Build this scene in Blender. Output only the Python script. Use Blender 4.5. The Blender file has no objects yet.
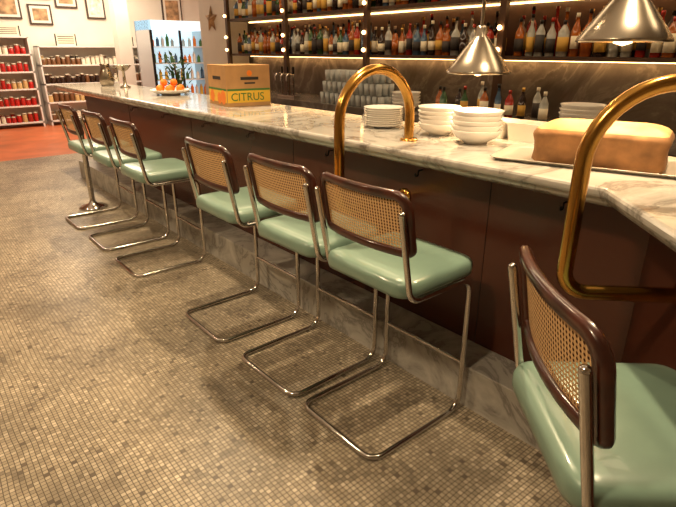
import bpy, math, random
from mathutils import Vector, Matrix
random.seed(7)
S=bpy.context.scene
S.view_settings.view_transform='Standard'
S.view_settings.look='None'
COL=S.collection
def lin(c):
    return tuple(((x/255)/12.92 if x/255<=0.04045 else ((x/255+0.055)/1.055)**2.4) for x in c)+(1,)
# ---------------------------------------------------------------- materials
def nmat(name):
    m=bpy.data.materials.new(name); m.use_nodes=True
    nt=m.node_tree; b=nt.nodes['Principled BSDF']
    return m,nt,b
def mat(name,c,rough=0.5,metal=0.0,trans=0.0,emis=None,es=0,noise=0,nscale=20,coat=0,bump=0):
    m,nt,b=nmat(name)
    b.inputs['Base Color'].default_value=lin(c)
    b.inputs['Roughness'].default_value=rough
    b.inputs['Metallic'].default_value=metal
    b.inputs['Transmission Weight'].default_value=trans
    b.inputs['Coat Weight'].default_value=coat
    if emis:
        b.inputs['Emission Color'].default_value=lin(emis); b.inputs['Emission Strength'].default_value=es
    if noise or bump:
        tc=nt.nodes.new('ShaderNodeTexCoord'); n=nt.nodes.new('ShaderNodeTexNoise')
        n.inputs['Scale'].default_value=nscale; n.inputs['Detail'].default_value=6
        nt.links.new(tc.outputs['Object'],n.inputs['Vector'])
        if noise:
            r=nt.nodes.new('ShaderNodeValToRGB')
            a=lin([max(0,x*(1-noise)) for x in c]); d=lin([min(255,x*(1+noise)) for x in c])
            r.color_ramp.elements[0].position=0.3; r.color_ramp.elements[0].color=a
            r.color_ramp.elements[1].position=0.7; r.color_ramp.elements[1].color=d
            nt.links.new(n.outputs['Fac'],r.inputs['Fac']); nt.links.new(r.outputs['Color'],b.inputs['Base Color'])
        if bump:
            bp=nt.nodes.new('ShaderNodeBump'); bp.inputs['Strength'].default_value=bump; bp.inputs['Distance'].default_value=0.01
            nt.links.new(n.outputs['Fac'],bp.inputs['Height']); nt.links.new(bp.outputs['Normal'],b.inputs['Normal'])
    return m
def marble(name,base,vein,scale=1.2,rough=0.18):
    m,nt,b=nmat(name)
    tc=nt.nodes.new('ShaderNodeTexCoord')
    n=nt.nodes.new('ShaderNodeTexNoise'); n.inputs['Scale'].default_value=scale; n.inputs['Detail'].default_value=9; n.inputs['Distortion'].default_value=1.6
    n.inputs['Roughness'].default_value=0.62
    nt.links.new(tc.outputs['Object'],n.inputs['Vector'])
    r=nt.nodes.new('ShaderNodeValToRGB'); e=r.color_ramp.elements
    e[0].position=0.36; e[0].color=lin(base); e[1].position=0.66; e[1].color=lin([x*0.93 for x in base])
    k=e.new(0.47); k.color=lin([(a+v)/2 for a,v in zip(base,vein)]); k=e.new(0.5); k.color=lin(vein); k=e.new(0.53); k.color=lin([(2*a+v)/3 for a,v in zip(base,vein)])
    nt.links.new(n.outputs['Fac'],r.inputs['Fac']); nt.links.new(r.outputs['Color'],b.inputs['Base Color'])
    b.inputs['Roughness'].default_value=rough
    return m
def mth(nt,op,a,b=None,c=None):
    n=nt.nodes.new('ShaderNodeMath'); n.operation=op
    for i,x in enumerate((a,b,c)):
        if x is None: continue
        if isinstance(x,(int,float)): n.inputs[i].default_value=x
        else: nt.links.new(x,n.inputs[i])
    return n.outputs[0]
def mixc(nt,f,a,b):
    n=nt.nodes.new('ShaderNodeMix'); n.data_type='RGBA'
    for k,x in (('Factor',f),('A',a),('B',b)):
        i=[s for s in n.inputs if s.name==k and (s.type=='RGBA' if k!='Factor' else s.type=='VALUE')][0]
        if isinstance(x,(tuple,float,int)): i.default_value=x
        else: nt.links.new(x,i)
    return [s for s in n.outputs if s.type=='RGBA'][0]
def mosaic():
    m,nt,b=nmat('mosaic_tile')
    tc=nt.nodes.new('ShaderNodeTexCoord'); sep=nt.nodes.new('ShaderNodeSeparateXYZ')
    wn=nt.nodes.new('ShaderNodeTexNoise'); wn.inputs['Scale'].default_value=2.0
    nt.links.new(tc.outputs['Object'],wn.inputs['Vector'])
    nt.links.new(tc.outputs['Object'],sep.inputs[0])
    wob=mth(nt,'MULTIPLY',mth(nt,'SUBTRACT',wn.outputs['Fac'],0.5),0.03)
    T=0.0195
    u=mth(nt,'DIVIDE',mth(nt,'ADD',sep.outputs[0],wob),T); v=mth(nt,'DIVIDE',mth(nt,'ADD',sep.outputs[1],wob),T)
    fu=mth(nt,'FLOOR',u); fv=mth(nt,'FLOOR',v)
    du=mth(nt,'ABSOLUTE',mth(nt,'SUBTRACT',mth(nt,'FRACT',u),0.5)); dv=mth(nt,'ABSOLUTE',mth(nt,'SUBTRACT',mth(nt,'FRACT',v),0.5))
    edge=mth(nt,'MAXIMUM',du,dv)
    mort=mth(nt,'GREATER_THAN',edge,0.42)
    cmb=nt.nodes.new('ShaderNodeCombineXYZ'); nt.links.new(fu,cmb.inputs[0]); nt.links.new(fv,cmb.inputs[1])
    wh=nt.nodes.new('ShaderNodeTexWhiteNoise'); wh.noise_dimensions='2D'; nt.links.new(cmb.outputs[0],wh.inputs['Vector'])
    r=nt.nodes.new('ShaderNodeValToRGB'); e=r.color_ramp.elements
    e[0].position=0; e[0].color=lin((98,86,72)); e[1].position=1; e[1].color=lin((204,190,168))
    for p,c in ((0.015,(112,100,86)),(0.035,(150,138,118)),(0.4,(164,151,130)),(0.8,(178,165,143))):
        k=e.new(p); k.color=lin(c)
    nt.links.new(wh.outputs['Value'],r.inputs['Fac'])
    pn=nt.nodes.new('ShaderNodeTexNoise'); pn.inputs['Scale'].default_value=1.6; pn.inputs['Detail'].default_value=6
    nt.links.new(tc.outputs['Object'],pn.inputs['Vector'])
    pr=nt.nodes.new('ShaderNodeMapRange'); pr.inputs[1].default_value=0.40; pr.inputs[2].default_value=0.64; pr.inputs[3].default_value=1.0; pr.inputs[4].default_value=0.52
    nt.links.new(pn.outputs['Fac'],pr.inputs[0])
    dn=nt.nodes.new('ShaderNodeTexNoise'); dn.inputs['Scale'].default_value=0.09; dn.inputs['Detail'].default_value=2
    nt.links.new(cmb.outputs[0],dn.inputs['Vector'])
    dk=mth(nt,'MULTIPLY',mth(nt,'GREATER_THAN',dn.outputs['Fac'],0.6),mth(nt,'GREATER_THAN',wh.outputs['Value'],0.62))
    c1=mixc(nt,mth(nt,'MULTIPLY',dk,0.6),r.outputs['Color'],lin((78,68,56)))
    mul=nt.nodes.new('ShaderNodeVectorMath'); mul.operation='SCALE'
    nt.links.new(c1,mul.inputs[0]); nt.links.new(pr.outputs[0],mul.inputs['Scale'])
    c2=mixc(nt,mort,mul.outputs[0],lin((72,61,48)))
    nt.links.new(c2,b.inputs['Base Color'])
    b.inputs['Roughness'].default_value=0.36
    bp=nt.nodes.new('ShaderNodeBump'); bp.inputs['Strength'].default_value=0.35; bp.inputs['Distance'].default_value=0.002
    nt.links.new(mth(nt,'SUBTRACT',1.0,mort),bp.inputs['Height']); nt.links.new(bp.outputs['Normal'],b.inputs['Normal'])
    return m
def cane():
    m,nt,b=nmat('woven_cane')
    tc=nt.nodes.new('ShaderNodeTexCoord'); sep=nt.nodes.new('ShaderNodeSeparateXYZ'); nt.links.new(tc.outputs['Object'],sep.inputs[0])
    k=math.pi/0.0125
    a=mth(nt,'ABSOLUTE',mth(nt,'SINE',mth(nt,'MULTIPLY',sep.outputs[1],k)))
    c=mth(nt,'ABSOLUTE',mth(nt,'SINE',mth(nt,'MULTIPLY',sep.outputs[2],k)))
    hole=mth(nt,'GREATER_THAN',mth(nt,'MULTIPLY',a,c),0.62)
    nt.links.new(mth(nt,'SUBTRACT',1.0,hole),b.inputs['Alpha'])
    cc=mixc(nt,a,lin((226,190,138)),lin((190,146,96)))
    nt.links.new(cc,b.inputs['Base Color']); b.inputs['Roughness'].default_value=0.5
    return m
M=dict(
 mosaic=mosaic(), cane=cane(),
 terra=mat('terracotta_floor',(186,100,60),0.35,noise=0.12,nscale=2),
 chrome=mat('chrome',(205,200,195),0.12,1.0),
 brass=mat('brass',(190,144,72),0.2,1.0,noise=0.08,nscale=6),
 lampm=mat('brushed_nickel',(176,165,148),0.25,1.0),
 green=mat('green_vinyl',(118,144,130),0.3,noise=0.04,nscale=5,coat=0.3),
 wood=mat('dark_bentwood',(58,26,16),0.28,noise=0.3,nscale=14,coat=0.4),
 maroon=mat('maroon_lacquer',(74,38,25),0.27,noise=0.08,nscale=1.5),
 counter=marble('counter_marble',(196,192,184),(132,127,120),1.7,0.1),
 curb=marble('curb_marble',(184,180,172),(120,116,110),2.4,0.3),
 splash=marble('backsplash_marble',(100,92,86),(142,134,126),1.2,0.16),
 bwall=mat('bronze_paint',(66,48,38),0.3,noise=0.1),
 shelfm=mat('shelf_bronze',(76,54,40),0.35,0.3),
 white=mat('white_paint',(222,214,200),0.6,noise=0.02,nscale=3),
 whiteshelf=mat('white_shelf',(232,228,220),0.5),
 ceil=mat('ceiling_paint',(205,190,170),0.8,noise=0.02),
 ceram=mat('white_ceramic',(234,228,218),0.2,coat=0.3),
 card=mat('cardboard',(186,142,92),0.8,noise=0.06,nscale=8),
 yellow=mat('yellow_print',(232,186,60),0.6), orange=mat('orange_skin',(240,130,30),0.5,bump=0.3,nscale=80),
 greenp=mat('green_print',(70,120,50),0.6), darkp=mat('dark_print',(40,36,34),0.6),
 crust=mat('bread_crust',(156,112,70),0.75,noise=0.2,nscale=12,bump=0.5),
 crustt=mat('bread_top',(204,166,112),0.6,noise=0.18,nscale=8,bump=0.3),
 board=mat('serving_tray',(206,198,184),0.3,0.4),
 black=mat('black_metal',(26,22,20),0.35,0.5),
 red=mat('red_jar',(176,32,24),0.3,noise=0.2,nscale=30), lid=mat('jar_lid',(225,215,190),0.4),
 brown=mat('brown_jar',(110,70,38),0.35), tan=mat('tan_jar',(196,160,104),0.4),
 frame=mat('frame_wood',(62,44,32),0.5), paper=mat('paper_print',(205,196,178),0.8,noise=0.25,nscale=9),
 sepia=mat('sepia_print',(150,120,88),0.8,noise=0.4,nscale=7),
 fridgew=mat('fridge_interior',(225,238,242),0.5,emis=(205,232,245),es=0.8),
 fridge=mat('fridge_body',(190,192,192),0.35,0.3),
 glass=mat('clear_glass',(235,238,235),0.08,trans=0.55),
 bclear=mat('bottle_clear',(215,215,205),0.08,trans=0.5), bamber=mat('bottle_amber',(186,100,34),0.1,trans=0.3),
 bgreen=mat('bottle_green',(54,92,48),0.1,trans=0.2), bdark=mat('bottle_dark',(46,28,20),0.12),
 bred=mat('bottle_red',(160,38,24),0.15), bblue=mat('bottle_blue',(80,110,140),0.1,trans=0.3),
 label=mat('label_cream',(232,220,192),0.7), label2=mat('label_ochre',(204,158,68),0.7), label3=mat('label_dark',(52,44,40),0.7),
 cap=mat('cap_gold',(180,140,70),0.3,0.8), leaf=mat('leaf',(66,110,50),0.5,noise=0.2),
 led=mat('led_strip',(255,220,170),0.5,emis=(255,196,125),es=9), bulb=mat('warm_bulb',(255,225,180),0.5,emis=(255,200,130),es=14),
)
# ---------------------------------------------------------------- mesh builder
class MB:
    def __init__(s): s.v=[];s.f=[];s.m=[];s.s=[];s.mats=[]
    def mi(s,k):
        if k not in s.mats: s.mats.append(k)
        return s.mats.index(k)
    def add(s,vs,fs,k,smooth=False,T=None):
        o=len(s.v)
        s.v+= [tuple(T@Vector(p)) if T else tuple(p) for p in vs]
        for i,f in enumerate(fs):
            s.f.append([o+j for j in f]); s.m.append(s.mi(k if isinstance(k,str) else k[i])); s.s.append(smooth)
    def box(s,x0,x1,y0,y1,z0,z1,k,T=None):
        vs=[(x,y,z) for x in (x0,x1) for y in (y0,y1) for z in (z0,z1)]
        s.add(vs,[(0,1,3,2),(4,6,7,5),(0,4,5,1),(2,3,7,6),(0,2,6,4),(1,5,7,3)],k,False,T)
    def lathe(s,prof,loc,seg,k,T=None,smooth=True):
        vs=[];fs=[];ks=[]
        for r,z in prof:
            for i in range(seg):
                a=2*math.pi*i/seg; vs.append((loc[0]+r*math.cos(a),loc[1]+r*math.sin(a),loc[2]+z))
        for j in range(len(prof)-1):
            for i in range(seg):
                i2=(i+1)%seg
                fs.append((j*seg+i,j*seg+i2,(j+1)*seg+i2,(j+1)*seg+i)); ks.append(k if isinstance(k,str) else k[j])
        s.add(vs,fs,ks,smooth,T)
    def tube(s,path,r,seg,k,closed=False,T=None,caps=True):
        P=[Vector(p) for p in path]; n=len(P); vs=[];fs=[]
        N=None
        for i in range(n):
            if closed: t=(P[(i+1)%n]-P[i-1]).normalized()
            else: t=(P[min(i+1,n-1)]-P[max(i-1,0)]).normalized()
            if N is None:
                N=t.cross(Vector((0,0,1)));
                if N.length<0.1: N=t.cross(Vector((0,1,0)))
                N.normalize()
            else: N=(N-t*N.dot(t)).normalized()
            B=t.cross(N)
            for j in range(seg):
                a=2*math.pi*j/seg; vs.append(P[i]+(N*math.cos(a)+B*math.sin(a))*r)
        m=n if closed else n-1
        for i in range(m):
            for j in range(seg):
                j2=(j+1)%seg; i2=(i+1)%n
                fs.append((i*seg+j,i2*seg+j,i2*seg+j2,i*seg+j2))
        s.add(vs,fs,k,True,T)
        if not closed and caps:
            s.add(vs[:seg],[tuple(range(seg))],k,False,T); s.add(vs[-seg:],[tuple(reversed(range(seg)))],k,False,T)
    def layers(s,rings,k,smooth=True,T=None,capb=True,capt=True):
        n=len(rings[0]); vs=[p for r in rings for p in r]; fs=[]
        for j in range(len(rings)-1):
            for i in range(n):
                i2=(i+1)%n; fs.append((j*n+i,j*n+i2,(j+1)*n+i2,(j+1)*n+i))
        ks=[k if isinstance(k,str) else k[f[0]//n] for f in fs]
        s.add(vs,fs,ks,smooth,T)
        if capb: s.add(rings[0],[tuple(reversed(range(n)))],k if isinstance(k,str) else k[0],smooth,T)
        if capt: s.add(rings[-1],[tuple(range(n))],k if isinstance(k,str) else k[-1],smooth,T)
    def obj(s,name,parent=None,loc=(0,0,0),rz=0,bevel=0):
        me=bpy.data.meshes.new(name); me.from_pydata(s.v,[],s.f)
        for k in s.mats: me.materials.append(M[k])
        me.polygons.foreach_set('material_index',s.m); me.polygons.foreach_set('use_smooth',s.s); me.update()
        return inst(me,name,parent,loc,rz,bevel)
def inst(me,name,parent=None,loc=(0,0,0),rz=0,bevel=0):
    o=bpy.data.objects.new(name,me); COL.objects.link(o); o.location=loc; o.rotation_euler=(0,0,rz)
    if parent: o.parent=parent
    if bevel:
        b=o.modifiers.new('bevel','BEVEL'); b.width=bevel; b.segments=2; b.limit_method='ANGLE'
    return o
def empty(name,loc=(0,0,0),rz=0):
    o=bpy.data.objects.new(name,None); COL.objects.link(o); o.location=loc; o.rotation_euler=(0,0,rz); o.empty_display_size=0.1
    return o
def fillet(pts,rad,seg=6):
    P=[Vector(p) for p in pts]; out=[P[0]]
    for i in range(1,len(P)-1):
        r=rad[i] if isinstance(rad,(list,tuple)) else rad
        a=(P[i-1]-P[i]).normalized(); b=(P[i+1]-P[i]).normalized()
        ang=a.angle(b); d=r/math.tan(ang/2)
        c=P[i]+(a+b).normalized()*(r/math.sin(ang/2))
        v0=(P[i]+a*d-c).normalized(); v1=(P[i]+b*d-c).normalized(); om=v0.angle(v1)
        for k in range(seg+1):
            t=k/seg
            out.append(c+(v0*math.sin((1-t)*om)+v1*math.sin(t*om))*(r/math.sin(om)))
    out.append(P[-1]); return out
def rr(hx,hy,r,z,cx=0,cy=0,n=6):
    out=[]
    for q,(sx,sy) in enumerate(((1,1),(-1,1),(-1,-1),(1,-1))):
        for i in range(n+1):
            a=math.pi/2*(q+i/n); out.append((cx+sx*(hx-r)+r*math.cos(a),cy+sy*(hy-r)+r*math.sin(a),z))
    return out
def inset_layers(hx,hy,r,L,cx=0,cy=0):
    return [rr(hx-i,hy-i,max(r-i,0.015),z,cx,cy) for i,z in L]
def mitre(path,offs_prof,k,mb):
    P=[Vector((p[0],p[1])) for p in path]; ns=[]
    for i in range(len(P)-1):
        t=(P[i+1]-P[i]).normalized(); ns.append(Vector((t.y,-t.x)))
    ns=[n if n.x<0 else -n for n in ns]
    ms=[]
    for i in range(len(P)):
        if i==0: ms.append(ns[0])
        elif i==len(P)-1: ms.append(ns[-1])
        else: ms.append((ns[i-1]+ns[i])/(1+ns[i-1].dot(ns[i])))
    rings=[[(P[i].x-d*ms[i].x,P[i].y-d*ms[i].y,z) for d,z in offs_prof] for i in range(len(P))]
    mb.layers(rings,k,smooth=False)
# ---------------------------------------------------------------- room
def room():
    b=MB(); b.box(-3,4.6,-2.6,9.2,-0.1,0,'mosaic'); b.box(-3,9,9.2,14,-0.1,0,'terra'); b.box(4.6,9,7.6,9.2,-0.1,0,'terra'); b.obj('floor')
    b=MB(); b.box(-3,9,-2.6,14,3.2,3.3,'ceil'); b.obj('ceiling')
    b=MB(); b.box(4.45,4.6,-2.6,7.5,0,3.2,'bwall'); b.obj('wall_bar')
    b=MB(); b.box(4.43,4.449,-1.85,7.35,1.001,1.469,'splash'); b.obj('backsplash')
    b=MB(); b.box(-3,9,13.5,13.6,0,3.2,'white'); b.obj('wall_far')
    b=MB(); b.box(-3.1,-3,-2.6,13.5,0,3.2,'white'); b.obj('wall_left')
    b=MB(); b.box(-3,4.6,-2.7,-2.6,0,3.2,'white'); b.obj('wall_rear')
    b=MB(); b.box(9,9.1,7.5,13.5,0,3.2,'white'); b.obj('wall_right')
    b=MB(); b.box(4.6,9,7.4,7.5,0,3.2,'white'); b.obj('wall_side')
    b=MB(); b.box(4.1,4.6,7.5,8.35,0,3.2,'white'); b.box(4.07,4.63,7.48,8.38,0,0.14,'white'); b.obj('pillar')
    b=MB(); b.box(4.08,4.36,12.2,12.48,0,3.2,'white'); b.box(4.05,4.39,12.17,12.51,0,0.14,'white'); b.obj('pillar')
    b=MB(); b.box(-3,9,13.46,13.5,0,0.12,'white'); b.obj('baseboard_far')
room()
# ---------------------------------------------------------------- bar
A=(1.73,7.9);B=(1.73,0.73);C=(0.75,-0.25)
bar=empty('bar_counter',(0,0,0))
b=MB()
prof=[(0.0,1.106),(0.004,1.098),(0.012,1.093),(0.02,1.092),(0.022,1.084),(0.028,1.074),(0.038,1.066),(0.05,1.06),(0.77,1.06),(0.77,1.13),(0.016,1.13),(0.006,1.127),(0.001,1.12),(0.0,1.113)]
mitre([A,B,C],prof,'counter',b)
b.obj('countertop',bar)
b=MB(); mitre([(1.73,7.35),B,C],[(0.22,0.2),(0.72,0.2),(0.72,1.061),(0.22,1.061)],'maroon',b); b.obj('front_panel',bar)
b=MB()
for y in (1.3,2.8,4.3,5.8): b.box(1.948,1.951,y-0.001,y+0.001,0.21,1.03,'black')
mitre([(1.73,7.35),B,C],[(0.205,1.03),(0.22,1.03),(0.22,1.061),(0.205,1.061)],'maroon',b)
b.obj('panel_trim',bar)
b=MB(); mitre([(1.75,7.4),(1.75,0.55),(0.95,-0.25)],[(0,0),(0.5,0),(0.5,0.21),(0.004,0.21),(0,0.206)],'curb',b); b.obj('curb',bar)
b=MB()
for y in (0.95,1.7,2.4,3.3,4.0,4.8,5.6):
    b.tube(fillet([(1.95,y,1.0),(1.92,y,1.0),(1.92,y,0.975),(1.90,y,0.975),(1.90,y,0.99)],0.006,3),0.004,6,'black')
b.obj('bag_hooks',bar)
# ---------------------------------------------------------------- stools
def stool_meshes():
    b=MB(); w=0.238
    right=[(-0.166,-w,1.02),(-0.100,-w,0.662),(0.27,-w,0.662),(0.27,-w,0.012),(-0.275,-w,0.012)]
    pts=right+[(x,-y,z) for x,y,z in reversed(right)]
    path=fillet(pts,[0,0.06,0.07,0.075,0.06,0.06,0.075,0.07,0.06,0],7)
    b.tube(path,0.0125,12,'chrome')
    for s_ in (1,-1):
        T=Matrix.Translation((-0.166,s_*w,1.02))@Matrix.Rotation(-0.18,4,'Y')
        b.lathe([(0.0125,-0.001),(0.0118,0.005),(0.008,0.010),(0,0.0125)],(0,0,0),12,'chrome',T)
    b.tube([(0.27,-w,0.25),(0.27,w,0.25)],0.010,8,'chrome')
    b.tube([(-0.02,-w,0.665),(-0.02,w,0.665)],0.009,8,'chrome')
    fr=b
    s=MB()
    s.layers(inset_layers(0.228,0.245,0.07,[(0.02,0.674),(0.004,0.680),(0,0.696),(0,0.722),(0.007,0.737),(0.022,0.746),(0.05,0.751),(0.1,0.755),(0.18,0.757)],cx=0.084),'green')
    k=MB()
    Z0=0.838
    def sx(y,z): return -0.135-(z-0.86)*0.18+0.035*(y/0.25)**2
    def outl(inset):
        o=[]; hy=0.254-inset; z0=Z0+inset; z1=1.097-inset
        for cy,cz,q,r in ((hy,z1,0,0.07),(-hy,z1,1,0.07),(-hy,z0,2,0.045),(hy,z0,3,0.045)):
            r=max(r-inset,0.01); sy=1 if cy>0 else -1; sz=1 if cz==z1 else -1
            for i in range(7):
                a=math.pi/2*(q+i/6); o.append((cy-sy*r+r*math.cos(a),cz-sz*r+r*math.sin(a)))
            if q==0: 
                for t in (0.8,0.5,0.25,0,-0.25,-0.5,-0.8): o.append((t*(hy-0.07),z1))
            if q==2:
                for t in (-0.8,-0.5,-0.25,0,0.25,0.5,0.8): o.append((t*(hy-0.07),z0))
        return o
    ringsP=[(0.0,0.006),(0.0,-0.006),(0.007,-0.014),(0.030,-0.014),(0.036,-0.006),(0.036,0.006),(0.030,0.014),(0.007,0.014)]
    rings=[]
    for ins,dx in ringsP+[ringsP[0]]:
        rings.append([(sx(y,z)+dx,y,z) for y,z in outl(ins)])
    k.layers(rings,'wood',capb=False,capt=False)
    c=MB(); ny,nz=16,6; vs=[];fs=[]
    for j in range(nz+1):
        for i in range(ny+1):
            y=-0.222+0.444*i/ny; z=Z0+0.03+0.20*j/nz; vs.append((sx(y,z),y,z))
    for j in range(nz):
        for i in range(ny):
            a=j*(ny+1)+i; fs.append((a,a+1,a+ny+2,a+ny+1))
    c.add(vs,fs,'cane',True)
    return [('chrome_frame',fr),('seat_cushion',s),('backrest_frame',k),('cane_panel',c)]
SM=None
def stool(x,y,rz=0):
    global SM
    e=empty('bar_stool',(x,y,0),rz)
    if SM is None:
        SM=[]
        for n,mb in stool_meshes():
            o=mb.obj(n,e); SM.append((n,o.data))
    else:
        for n,me in SM: inst(me,n,e)
H=1.55
for yn,dx,r in ((0.762,0.0,0.0),(1.118,-0.01,0.02),(1.545,-0.03,0.0),(2.33,-0.06,0.0),(2.78,-0.06,0.0),(3.25,-0.07,0.0)):
    stool(1.44+dx,yn*H+0.247,r)
stool(1.125,0.395,math.radians(-42))
# ---------------------------------------------------------------- brass hoops
def hoop(x,y,ang,rf,rp):
    e=empty('brass_rail',(x,y,0),ang); b=MB()
    p=[(rf,0,1.13),(rf,0,1.24)]
    cr=rf/2
    for i in range(1,20): 
        a=math.pi*i/20; p.append((cr+cr*math.cos(a),0,1.245+cr*math.sin(a)))
    tail=fillet([(0,0,1.24),(0,0,0.845),(rp,0,0.845)],0.075,8)
    b.tube([Vector(q) for q in p]+tail,0.024,16,'brass'); b.obj('rail_tube',e)
    f=MB(); f.lathe([(0.024,0.012),(0.042,0.01),(0.044,0.0)],(rf,0,1.13),20,'brass')
    T=Matrix.Translation((rp,0,0.845))@Matrix.Rotation(-math.pi/2,4,'Y')
    f.lathe([(0.024,0.014),(0.042,0.01),(0.044,0.0)],(0,0,0),20,'brass',T)
    f.obj('rail_flanges',e)
hoop(1.51,1.81,0,0.45,0.44)
hoop(1.49,0.70,math.radians(-45),0.45,0.36)
# ---------------------------------------------------------------- heat lamps
def lamp(x,y,z):
    e=empty('pendant_lamp',(x,y,z)); b=MB()
    b.lathe([(0.152,0.0),(0.158,0.002),(0.156,0.012),(0.12,0.06),(0.07,0.125),(0.035,0.165),(0.026,0.175),(0.026,0.21),(0.02,0.22),(0.0,0.22)],(0,0,0),32,'lampm')
    b.lathe([(0.151,0.001),(0.115,0.057),(0.06,0.12),(0.0,0.15)],(0,0,0),32,'lampm'); b.obj('shade',e)
    b=MB(); b.lathe([(0.0,-0.012),(0.03,-0.002),(0.04,0.03),(0.03,0.075),(0.015,0.11)],(0,0,0),16,'bulb'); b.obj('bulb',e)
    b=MB(); b.tube([(0,0,0.21),(0,0,3.2-z)],0.009,8,'lampm'); b.obj('rod',e)
    l=bpy.data.lights.new('lamp_light','SPOT'); l.energy=20; l.color=(1,0.68,0.36); l.spot_size=math.radians(135); l.spot_blend=0.6; l.shadow_soft_size=0.03
    o=bpy.data.objects.new('lamp_light',l); COL.objects.link(o); o.parent=e; o.location=(0,0,-0.045)
lamp(2.3,1.68,1.44); lamp(2.06,0.90,1.575)
# ---------------------------------------------------------------- tableware on counter
def bowlprof(r,h): return [(0.0,0.004),(r*0.38,0.004),(r*0.4,0.0),(r*0.45,0.0),(r*0.47,0.01),(r*0.8,h*0.45),(r,h),(r*0.98,h+0.002),(r*0.77,h*0.5),(r*0.4,0.014),(0,0.012)]
def stack(name,x,y,z,r,h,step,n,jit=0.004):
    b=MB()
    for i in range(n): b.lathe(bowlprof(r,h),(random.uniform(-jit,jit),random.uniform(-jit,jit),i*step),28,'ceram')
    b.obj(name,None,(x,y,z))
Z=1.13
stack('bowl_stack',2.22,1.84,Z,0.112,0.062,0.021,5)
stack('bowl_stack',2.15,1.55,Z,0.122,0.065,0.022,5)
stack('plate_stack',2.2,2.24,Z,0.115,0.022,0.0115,9,0.002)
b=MB()
for i,(x,y) in enumerate(((0,0),(0.0,0.2))):
    b.layers([rr(0.065,0.085,0.02,0,x,y),rr(0.075,0.095,0.025,0.075,x,y),rr(0.08,0.099,0.025,0.078,x,y),rr(0.08,0.099,0.025,0.088,x,y)],'ceram')
b.obj('food_container',None,(2.41,1.42,Z))
TA=math.radians(-73)
e=empty('serving_tray',(2.13,0.95,Z),TA)
b=MB(); b.layers([rr(0.36,0.17,0.03,0.0),rr(0.375,0.185,0.035,0.012),rr(0.38,0.19,0.035,0.014),rr(0.375,0.185,0.035,0.016),rr(0.355,0.165,0.03,0.006)],'board'); b.obj('tray',e)
def loaf(x,y,L,W,Hh,rz):
    b=MB(); rings=[]
    for i,z in ((0.014,0.0),(0.003,0.01),(0.008,0.045),(0.006,0.08),(0.0,0.098),(-0.002,0.108),(0.001,0.118),(0.010,0.130),(0.025,0.141),(0.045,0.150),(0.065,0.156),(0.085,0.160)):
        rings.append(rr(L-i,W-i,max(0.035-i,0.012),z*Hh))
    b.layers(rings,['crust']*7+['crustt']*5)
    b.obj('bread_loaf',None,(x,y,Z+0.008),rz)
loaf(2.10,0.93,0.235,0.125,0.98,TA)
# citrus box
e=empty('cardboard_box',(2.05,3.82,Z),math.radians(-8))
b=MB(); b.box(0,0.37,0,0.42,0,0.31,'card'); b.obj('carton',e,bevel=0.003)
b=MB()
b.box(0.005,0.365,-0.0015,0,0.03,0.12,'yellow'); b.box(0.005,0.365,-0.0018,0,0.12,0.135,'greenp'); b.box(0.12,0.27,-0.0015,0,0.20,0.222,'darkp'); b.box(0.15,0.24,-0.0015,0,0.17,0.182,'darkp')
b.lathe([(0,0.001),(0.022,0.0)],(0,0,0),20,'orange',Matrix.Translation((0.195,-0.0022,0.25))@Matrix.Rotation(math.pi/2,4,'X'))
b.box(-0.0015,0,0.005,0.415,0.03,0.12,'yellow'); b.box(-0.0018,0,0.005,0.415,0.12,0.135,'greenp'); b.box(-0.0015,0,0.12,0.3,0.20,0.225,'darkp')
for cy,cz,r in ((0.08,0.07,0.055),(0.17,0.06,0.045),(0.33,0.07,0.05)):
    b.lathe([(0,0.001),(r,0.0)],(0,0,0),20,'orange',Matrix.Translation((-0.0022,cy,cz))@Matrix.Rotation(-math.pi/2,4,'Y'))
b.box(0.165,0.205,0.0,0.42,0.3105,0.3115,'tan')
b.obj('printing',e)
cu=bpy.data.curves.new('label_text','FONT'); cu.body='CITRUS'; cu.size=0.085; cu.extrude=0.0005; cu.materials.append(M['greenp'])
o=bpy.data.objects.new('label_text',cu); COL.objects.link(o); o.parent=e; o.location=(0.03,-0.003,0.045); o.rotation_euler=(math.pi/2,0,0)
# oranges bowl
e=empty('fruit_bowl',(2.22,5.3,Z))
b=MB(); b.lathe(bowlprof(0.2,0.05),(0,0,0),28,'ceram'); b.obj('bowl',e)
b=MB()
for x,y,z in [(0.11*math.cos(a),0.11*math.sin(a),0.062) for a in [i*1.05 for i in range(6)]]+[(0,0,0.055),(0.05,0.02,0.115),(-0.05,0.03,0.115)]:
    b.lathe([(0.036*math.sin(math.pi*i/8),-0.036*math.cos(math.pi*i/8)) for i in range(9)],(x,y,z),12,'orange')
b.obj('oranges',e)
b=MB(); b.lathe([(0.07,0),(0.085,0.02),(0.09,0.1),(0.06,0.19),(0.05,0.23),(0.065,0.26),(0.06,0.26),(0.045,0.23),(0.0,0.2)],(0,0,0),24,'lampm')
b.tube(fillet([(0.08,0,0.06),(0.14,0,0.1),(0.13,0,0.2),(0.055,0,0.235)],0.02,4),0.008,8,'lampm'); b.obj('metal_pitcher',None,(2.2,7.2,Z))
b=MB(); b.lathe([(0.06,0),(0.06,0.01),(0.02,0.03),(0.015,0.18),(0.05,0.2),(0.09,0.24),(0.1,0.25),(0.09,0.255),(0,0.22)],(0,0,0),24,'lampm'); b.obj('cake_stand',None,(2.25,6.7,Z))
b=MB()
for dy in (-0.12,0,0.12):
    b.tube(fillet([(0,dy,0.02),(0,dy,0.28),(-0.1,dy,0.28),(-0.1,dy,0.2)],0.04,5),0.012,8,'chrome')
    b.tube([(0,dy,0.28),(0,dy,0.36)],0.014,8,'black')
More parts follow.
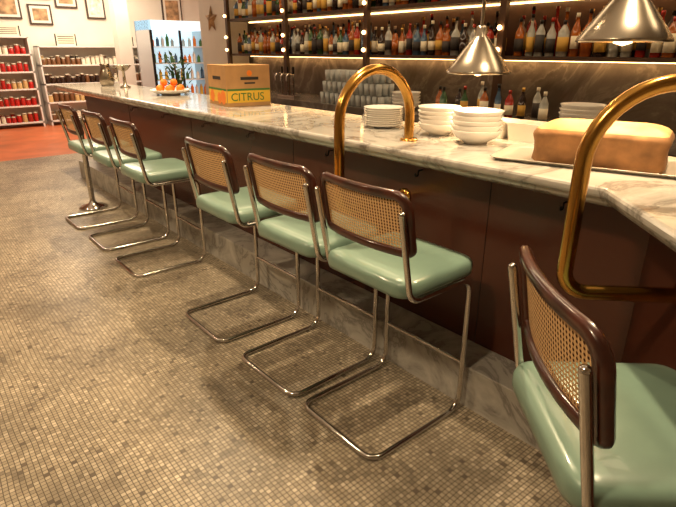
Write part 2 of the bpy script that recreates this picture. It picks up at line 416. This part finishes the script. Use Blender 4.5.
b.box(-0.04,0.04,-0.18,0.18,0.001,0.03,'chrome'); b.obj('beer_tap',None,(3.85,5.6,1.0))
b=MB(); b.lathe([(0.14,0),(0.14,0.012),(0.11,0.028),(0.05,0.045),(0.03,0.07),(0.026,0.1),(0.026,0.86),(0.04,0.87),(0.045,0.9),(0.03,0.93),(0,0.94)],(0,0,0),28,'chrome'); b.obj('stanchion_post',None,(1.43,5.76,0))
# ---------------------------------------------------------------- back bar
e=empty('back_bar_cabinet',(0,0,0))
b=MB(); b.box(3.72,4.42,-2,7.35,0,0.94,'bwall'); b.obj('cabinet',e)
b=MB(); b.box(3.68,4.42,-2,7.38,0.94,1.0,'splash'); b.obj('cabinet_top',e)
e=empty('liquor_shelf',(0,0,0))
b=MB()
for z in (1.47,1.93,2.4): b.box(4.05,4.449,-1.9,7.38,z,z+0.03,'shelfm')
PY=(-0.6,1.05,2.75,4.4,5.9,7.36)
for y in PY: b.box(4.02,4.07,y-0.03,y+0.03,1.0,3.2,'shelfm')
b.obj('shelving',e)
b=MB()
for z in (1.93,2.4,1.47): b.box(4.36,4.40,-1.85,7.3,z-0.012,z-0.001,'led')
b.obj('led_strip',e)
b=MB()
for y in PY:
    for z in (1.55,1.72,2.0):
        b.lathe([(0.02*math.sin(math.pi*i/6),-0.02*math.cos(math.pi*i/6)) for i in range(7)],(4.0,y,z),8,'bulb')
b.obj('bulbs',e)
def bottle(b,x,y,z,sc):
    k=random.choice(['bclear','bclear','bclear','bamber','bamber','bgreen','bdark','bdark','bred','bblue','bamber'])
    lb=random.choice(['label','label','label2','label3',k]); cp=random.choice(['cap','black','black','label','bred'])
    r=random.uniform(0.03,0.043)*sc; h=random.uniform(0.24,0.34)*sc; sh=h*random.uniform(0.55,0.68); nk=0.012
    l0=sh*random.uniform(0.15,0.3); l1=sh*random.uniform(0.7,0.9)
    p=[(r*0.9,0),(r,0.006),(r,l0),(r*1.02,l0),(r*1.02,l1),(r,l1),(r,sh),(r*0.6,sh+0.03),(nk,sh+0.05),(nk,h-0.03),(nk*1.2,h-0.03),(nk*1.2,h),(0,h)]
    b.lathe(p,(x,y,z),9,[k,k,k,lb,k,k,k,k,k,cp,cp,cp])
b=MB()
for z,n in ((1.501,2),(1.961,2)):
    for row in range(2):
        y=-0.5
        while y<7.25:
            if all(abs(y-q)>0.05 for q in PY): bottle(b,4.13+row*0.11+random.uniform(-.01,.01),y,z,1.0 if row==0 else 1.12)
            y+=random.uniform(0.083,0.105)
b.obj('liquor_bottles')
b=MB()
gp=[(0.028,0),(0.03,0.002),(0.036,0.11),(0.034,0.11),(0.027,0.006),(0,0.006)]
for lv in range(3):
    for i in range(12-lv):
        for j in range(3): b.lathe(gp,(3.80+j*0.085,3.9+i*0.085+lv*0.04,1.001+lv*0.118),10,'glass')
b.obj('drinking_glasses')
b=MB()
for i in range(11):
    bottle(b,3.95+random.uniform(-.1,.1),2.25+i*0.105,1.001,0.9)
b.obj('syrup_bottles')
stack('mixing_bowl_stack',3.9,1.9,1.0,0.16,0.09,0.03,4)
stack('mixing_bowl_stack',3.9,3.66,1.0,0.14,0.08,0.03,4)
# ---------------------------------------------------------------- far room
def rack(x0,x1,y,top,nsh,kinds,name):
    e=empty(name,(0,0,0)); b=MB()
    for x in (x0,x1-0.03): b.box(x,x+0.03,y-0.38,y,0,top,'whiteshelf')
    b.box(x0,x1,y-0.02,y,0,top,'whiteshelf')
    zs=[0.08+i*(top-0.1)/nsh for i in range(nsh+1)]
    for z in zs: b.box(x0,x1,y-0.38,y,z,z+0.03,'whiteshelf')
    b.obj('shelving',e)
    b=MB()
    for z in zs[:-1]:
        for row in range(2):
            x=x0+0.09
            k=random.choice(kinds)
            while x<x1-0.08:
                if random.random()<0.25:k=random.choice(kinds)
                r=random.uniform(0.04,0.05); h=random.uniform(0.12,0.2)
                b.lathe([(r,0),(r,h*0.8),(r*0.85,h*0.86),(r*0.9,h*0.86),(r*0.9,h),(0,h)],(x,y-0.3+row*0.14,z+0.031),9,[k,k,'lid','lid','lid'])
                x+=2*r+0.012
    b.obj('jars',e)
rack(0.6,2.55,13.4,1.80,5,['red','red','red','bred','lid','tan'],'jar_shelf')
rack(2.68,4.9,13.4,1.62,4,['brown','tan','lid','bdark','brown'],'jar_shelf')
# fridge
e=empty('display_fridge',(4.3,11.0,0))
b=MB(); b.box(0,1.28,0.72,0.76,0,2.1,'fridge'); b.box(0,0.05,0,0.74,0,2.1,'fridge'); b.box(1.23,1.28,0,0.74,0,2.1,'fridge'); b.box(0,1.28,0,0.74,0,0.3,'fridge'); b.box(0,1.28,0,0.74,1.92,2.1,'fridgew')
b.box(0.62,0.66,0,0.04,0.3,1.92,'black'); b.box(0,0.05,-0.02,0,0.3,1.92,'black'); b.box(1.23,1.28,-0.02,0,0.3,1.92,'black'); b.obj('body',e)
b=MB(); b.box(0.05,1.23,0.70,0.715,0.3,1.92,'fridgew'); 
for z in (0.62,0.95,1.28,1.6): b.box(0.05,1.23,0.1,0.70,z,z+0.015,'whiteshelf')
b.obj('interior',e)
b=MB()
for z in (0.31,0.64,0.97,1.30,1.62):
    x=0.12
    while x<1.2:
        if abs(x-0.64)>0.04:
            k=random.choice(['greenp','orange','bclear','yellow','bblue','ceram','leaf']); r=0.035; h=random.uniform(0.14,0.24)
            b.lathe([(r,0),(r,h*0.7),(r*0.4,h*0.85),(r*0.4,h),(0,h)],(x,0.2,z),8,k)
        x+=random.uniform(0.09,0.14)
b.obj('drinks',e)
def pic(x,z,w,h,k='paper',y=13.49,fr='frame'):
    b=MB(); t=0.035
    b.box(x-w/2,x+w/2,y-0.03,y,z-h/2,z+h/2,fr); b.box(x-w/2+t,x+w/2-t,y-0.034,y-0.03,z-h/2+t,z+h/2-t,'white'); b.box(x-w/2+t*2.4,x+w/2-t*2.4,y-0.037,y-0.034,z-h/2+t*2.4,z+h/2-t*2.4,k)
    b.obj('picture_frame')
for a in ((2.35,2.45,0.5,0.6,'sepia'),(2.95,2.75,0.5,0.4,'paper'),(2.95,2.25,0.45,0.4,'sepia'),(3.5,2.7,0.45,0.6,'sepia'),(1.75,2.6,0.5,0.55,'paper'),(4.1,2.45,0.4,0.5,'paper'),(5.9,2.4,0.5,0.7,'sepia')): pic(*a)
def sign(x,y,z,w,h):
    b=MB(); b.box(-w/2,w/2,-0.01,0.01,0,h,'lid')
    for i in range(4): b.box(-w*0.38,w*0.38,-0.012,-0.01,h*(0.2+0.18*i),h*(0.26+0.18*i),'darkp')
    b.box(-w/2,-w/2+0.02,-0.015,0.015,-0.0,h,'black'); b.box(w/2-0.02,w/2,-0.015,0.015,-0.0,h,'black')
    b.obj('shop_sign',None,(x,y,z))
sign(2.2,13.2,1.812,0.5,0.2); sign(3.3,13.2,1.632,0.42,0.24); sign(4.6,13.2,1.632,0.3,0.2)
b=MB(); pts=[]
for i in range(10):
    a=math.pi/2+i*math.pi/5; r=0.2 if i%2==0 else 0.085; pts.append((r*math.cos(a),r*math.sin(a)))
vs=[(-0.0,-p[0],p[1]) for p in pts]+[(-0.05,0,0)]
b.add(vs,[(i,(i+1)%10,10) for i in range(10)],'sepia'); b.add(vs[:10],[tuple(range(10))],'sepia'); b.obj('wall_star',None,(4.095,7.95,1.98))
e=empty('potted_plant',(3.85,8.9,0))
b=MB(); b.lathe([(0.13,0),(0.17,0.3),(0.18,0.3),(0.16,0.3),(0.15,0.26),(0,0.26)],(0,0,0),20,'tan'); b.tube([(0,0,0.26),(0.02,0,0.8),(0,0.02,1.3)],0.015,8,'brown'); b.obj('pot',e)
b=MB()
for i in range(120):
    a=random.uniform(0,6.28); el=random.uniform(-0.3,1.2); zc=random.uniform(0.8,1.4); r=random.uniform(0.05,0.26)
    T=Matrix.Translation((math.cos(a)*r,math.sin(a)*r,zc+0.15*math.sin(el)))@Matrix.Rotation(a,4,'Z')@Matrix.Rotation(-el,4,'Y')
    b.add([(-0.07,0,0),(-0.02,0.03,0.01),(0.06,0.0,-0.01),(-0.02,-0.03,0.01)],[(0,1,2),(0,2,3)],'leaf',False,T)
b.obj('foliage',e)
# ---------------------------------------------------------------- lights
def area(loc,size,en,col,rot=(0,0,0),sy=None):
    l=bpy.data.lights.new('overhead_fill','AREA'); l.energy=en; l.color=col; l.size=size
    if sy: l.shape='RECTANGLE'; l.size_y=sy
    o=bpy.data.objects.new('overhead_fill',l); COL.objects.link(o); o.location=loc; o.rotation_euler=rot
def spot(loc,tgt,en,col,ang=70,soft=0.06,blend=0.6):
    l=bpy.data.lights.new('ceiling_spot','SPOT'); l.energy=en; l.color=col; l.spot_size=math.radians(ang); l.spot_blend=blend; l.shadow_soft_size=soft
    o=bpy.data.objects.new('ceiling_spot',l); COL.objects.link(o); o.location=loc
    o.rotation_euler=(Vector(tgt)-Vector(loc)).to_track_quat('-Z','Y').to_euler()
W=(1,0.75,0.46)
for y in (0.6,2.4,4.2,6.0,7.6):
    spot((1.9,y,3.05),(1.1,y,0),215,W,100,0.05)
for y in (1.0,3.5,6.0):
    spot((-0.6,y,3.05),(0.2,y,0),165,W,110,0.12)
area((0.4,4,3.15),3,22,(1,0.8,0.56),sy=8)  # added broad fill over the aisle, not a real fixture
area((3.3,3,3.15),0.5,60,W,sy=7)  # added fill that brightens the back bar
area((3.5,11.5,3.1),3,230,(1,0.84,0.64),sy=3)  # added ambient fill that brightens the far room
area((7,10,3.1),2,70,(1,0.86,0.68),sy=3)  # second added fill, right side of the far room
w=bpy.data.worlds.new('World'); S.world=w; w.use_nodes=True
w.node_tree.nodes['Background'].inputs[0].default_value=(1,0.8,0.6,1); w.node_tree.nodes['Background'].inputs[1].default_value=0.1
# ---------------------------------------------------------------- camera
c=bpy.data.cameras.new('camera'); c.sensor_width=36; c.lens=525/676*36; c.clip_start=0.02
o=bpy.data.objects.new('camera',c); COL.objects.link(o); o.location=(0,0,1.55); o.rotation_euler=(math.radians(90-21.2),0,math.radians(-39.7))
S.camera=o
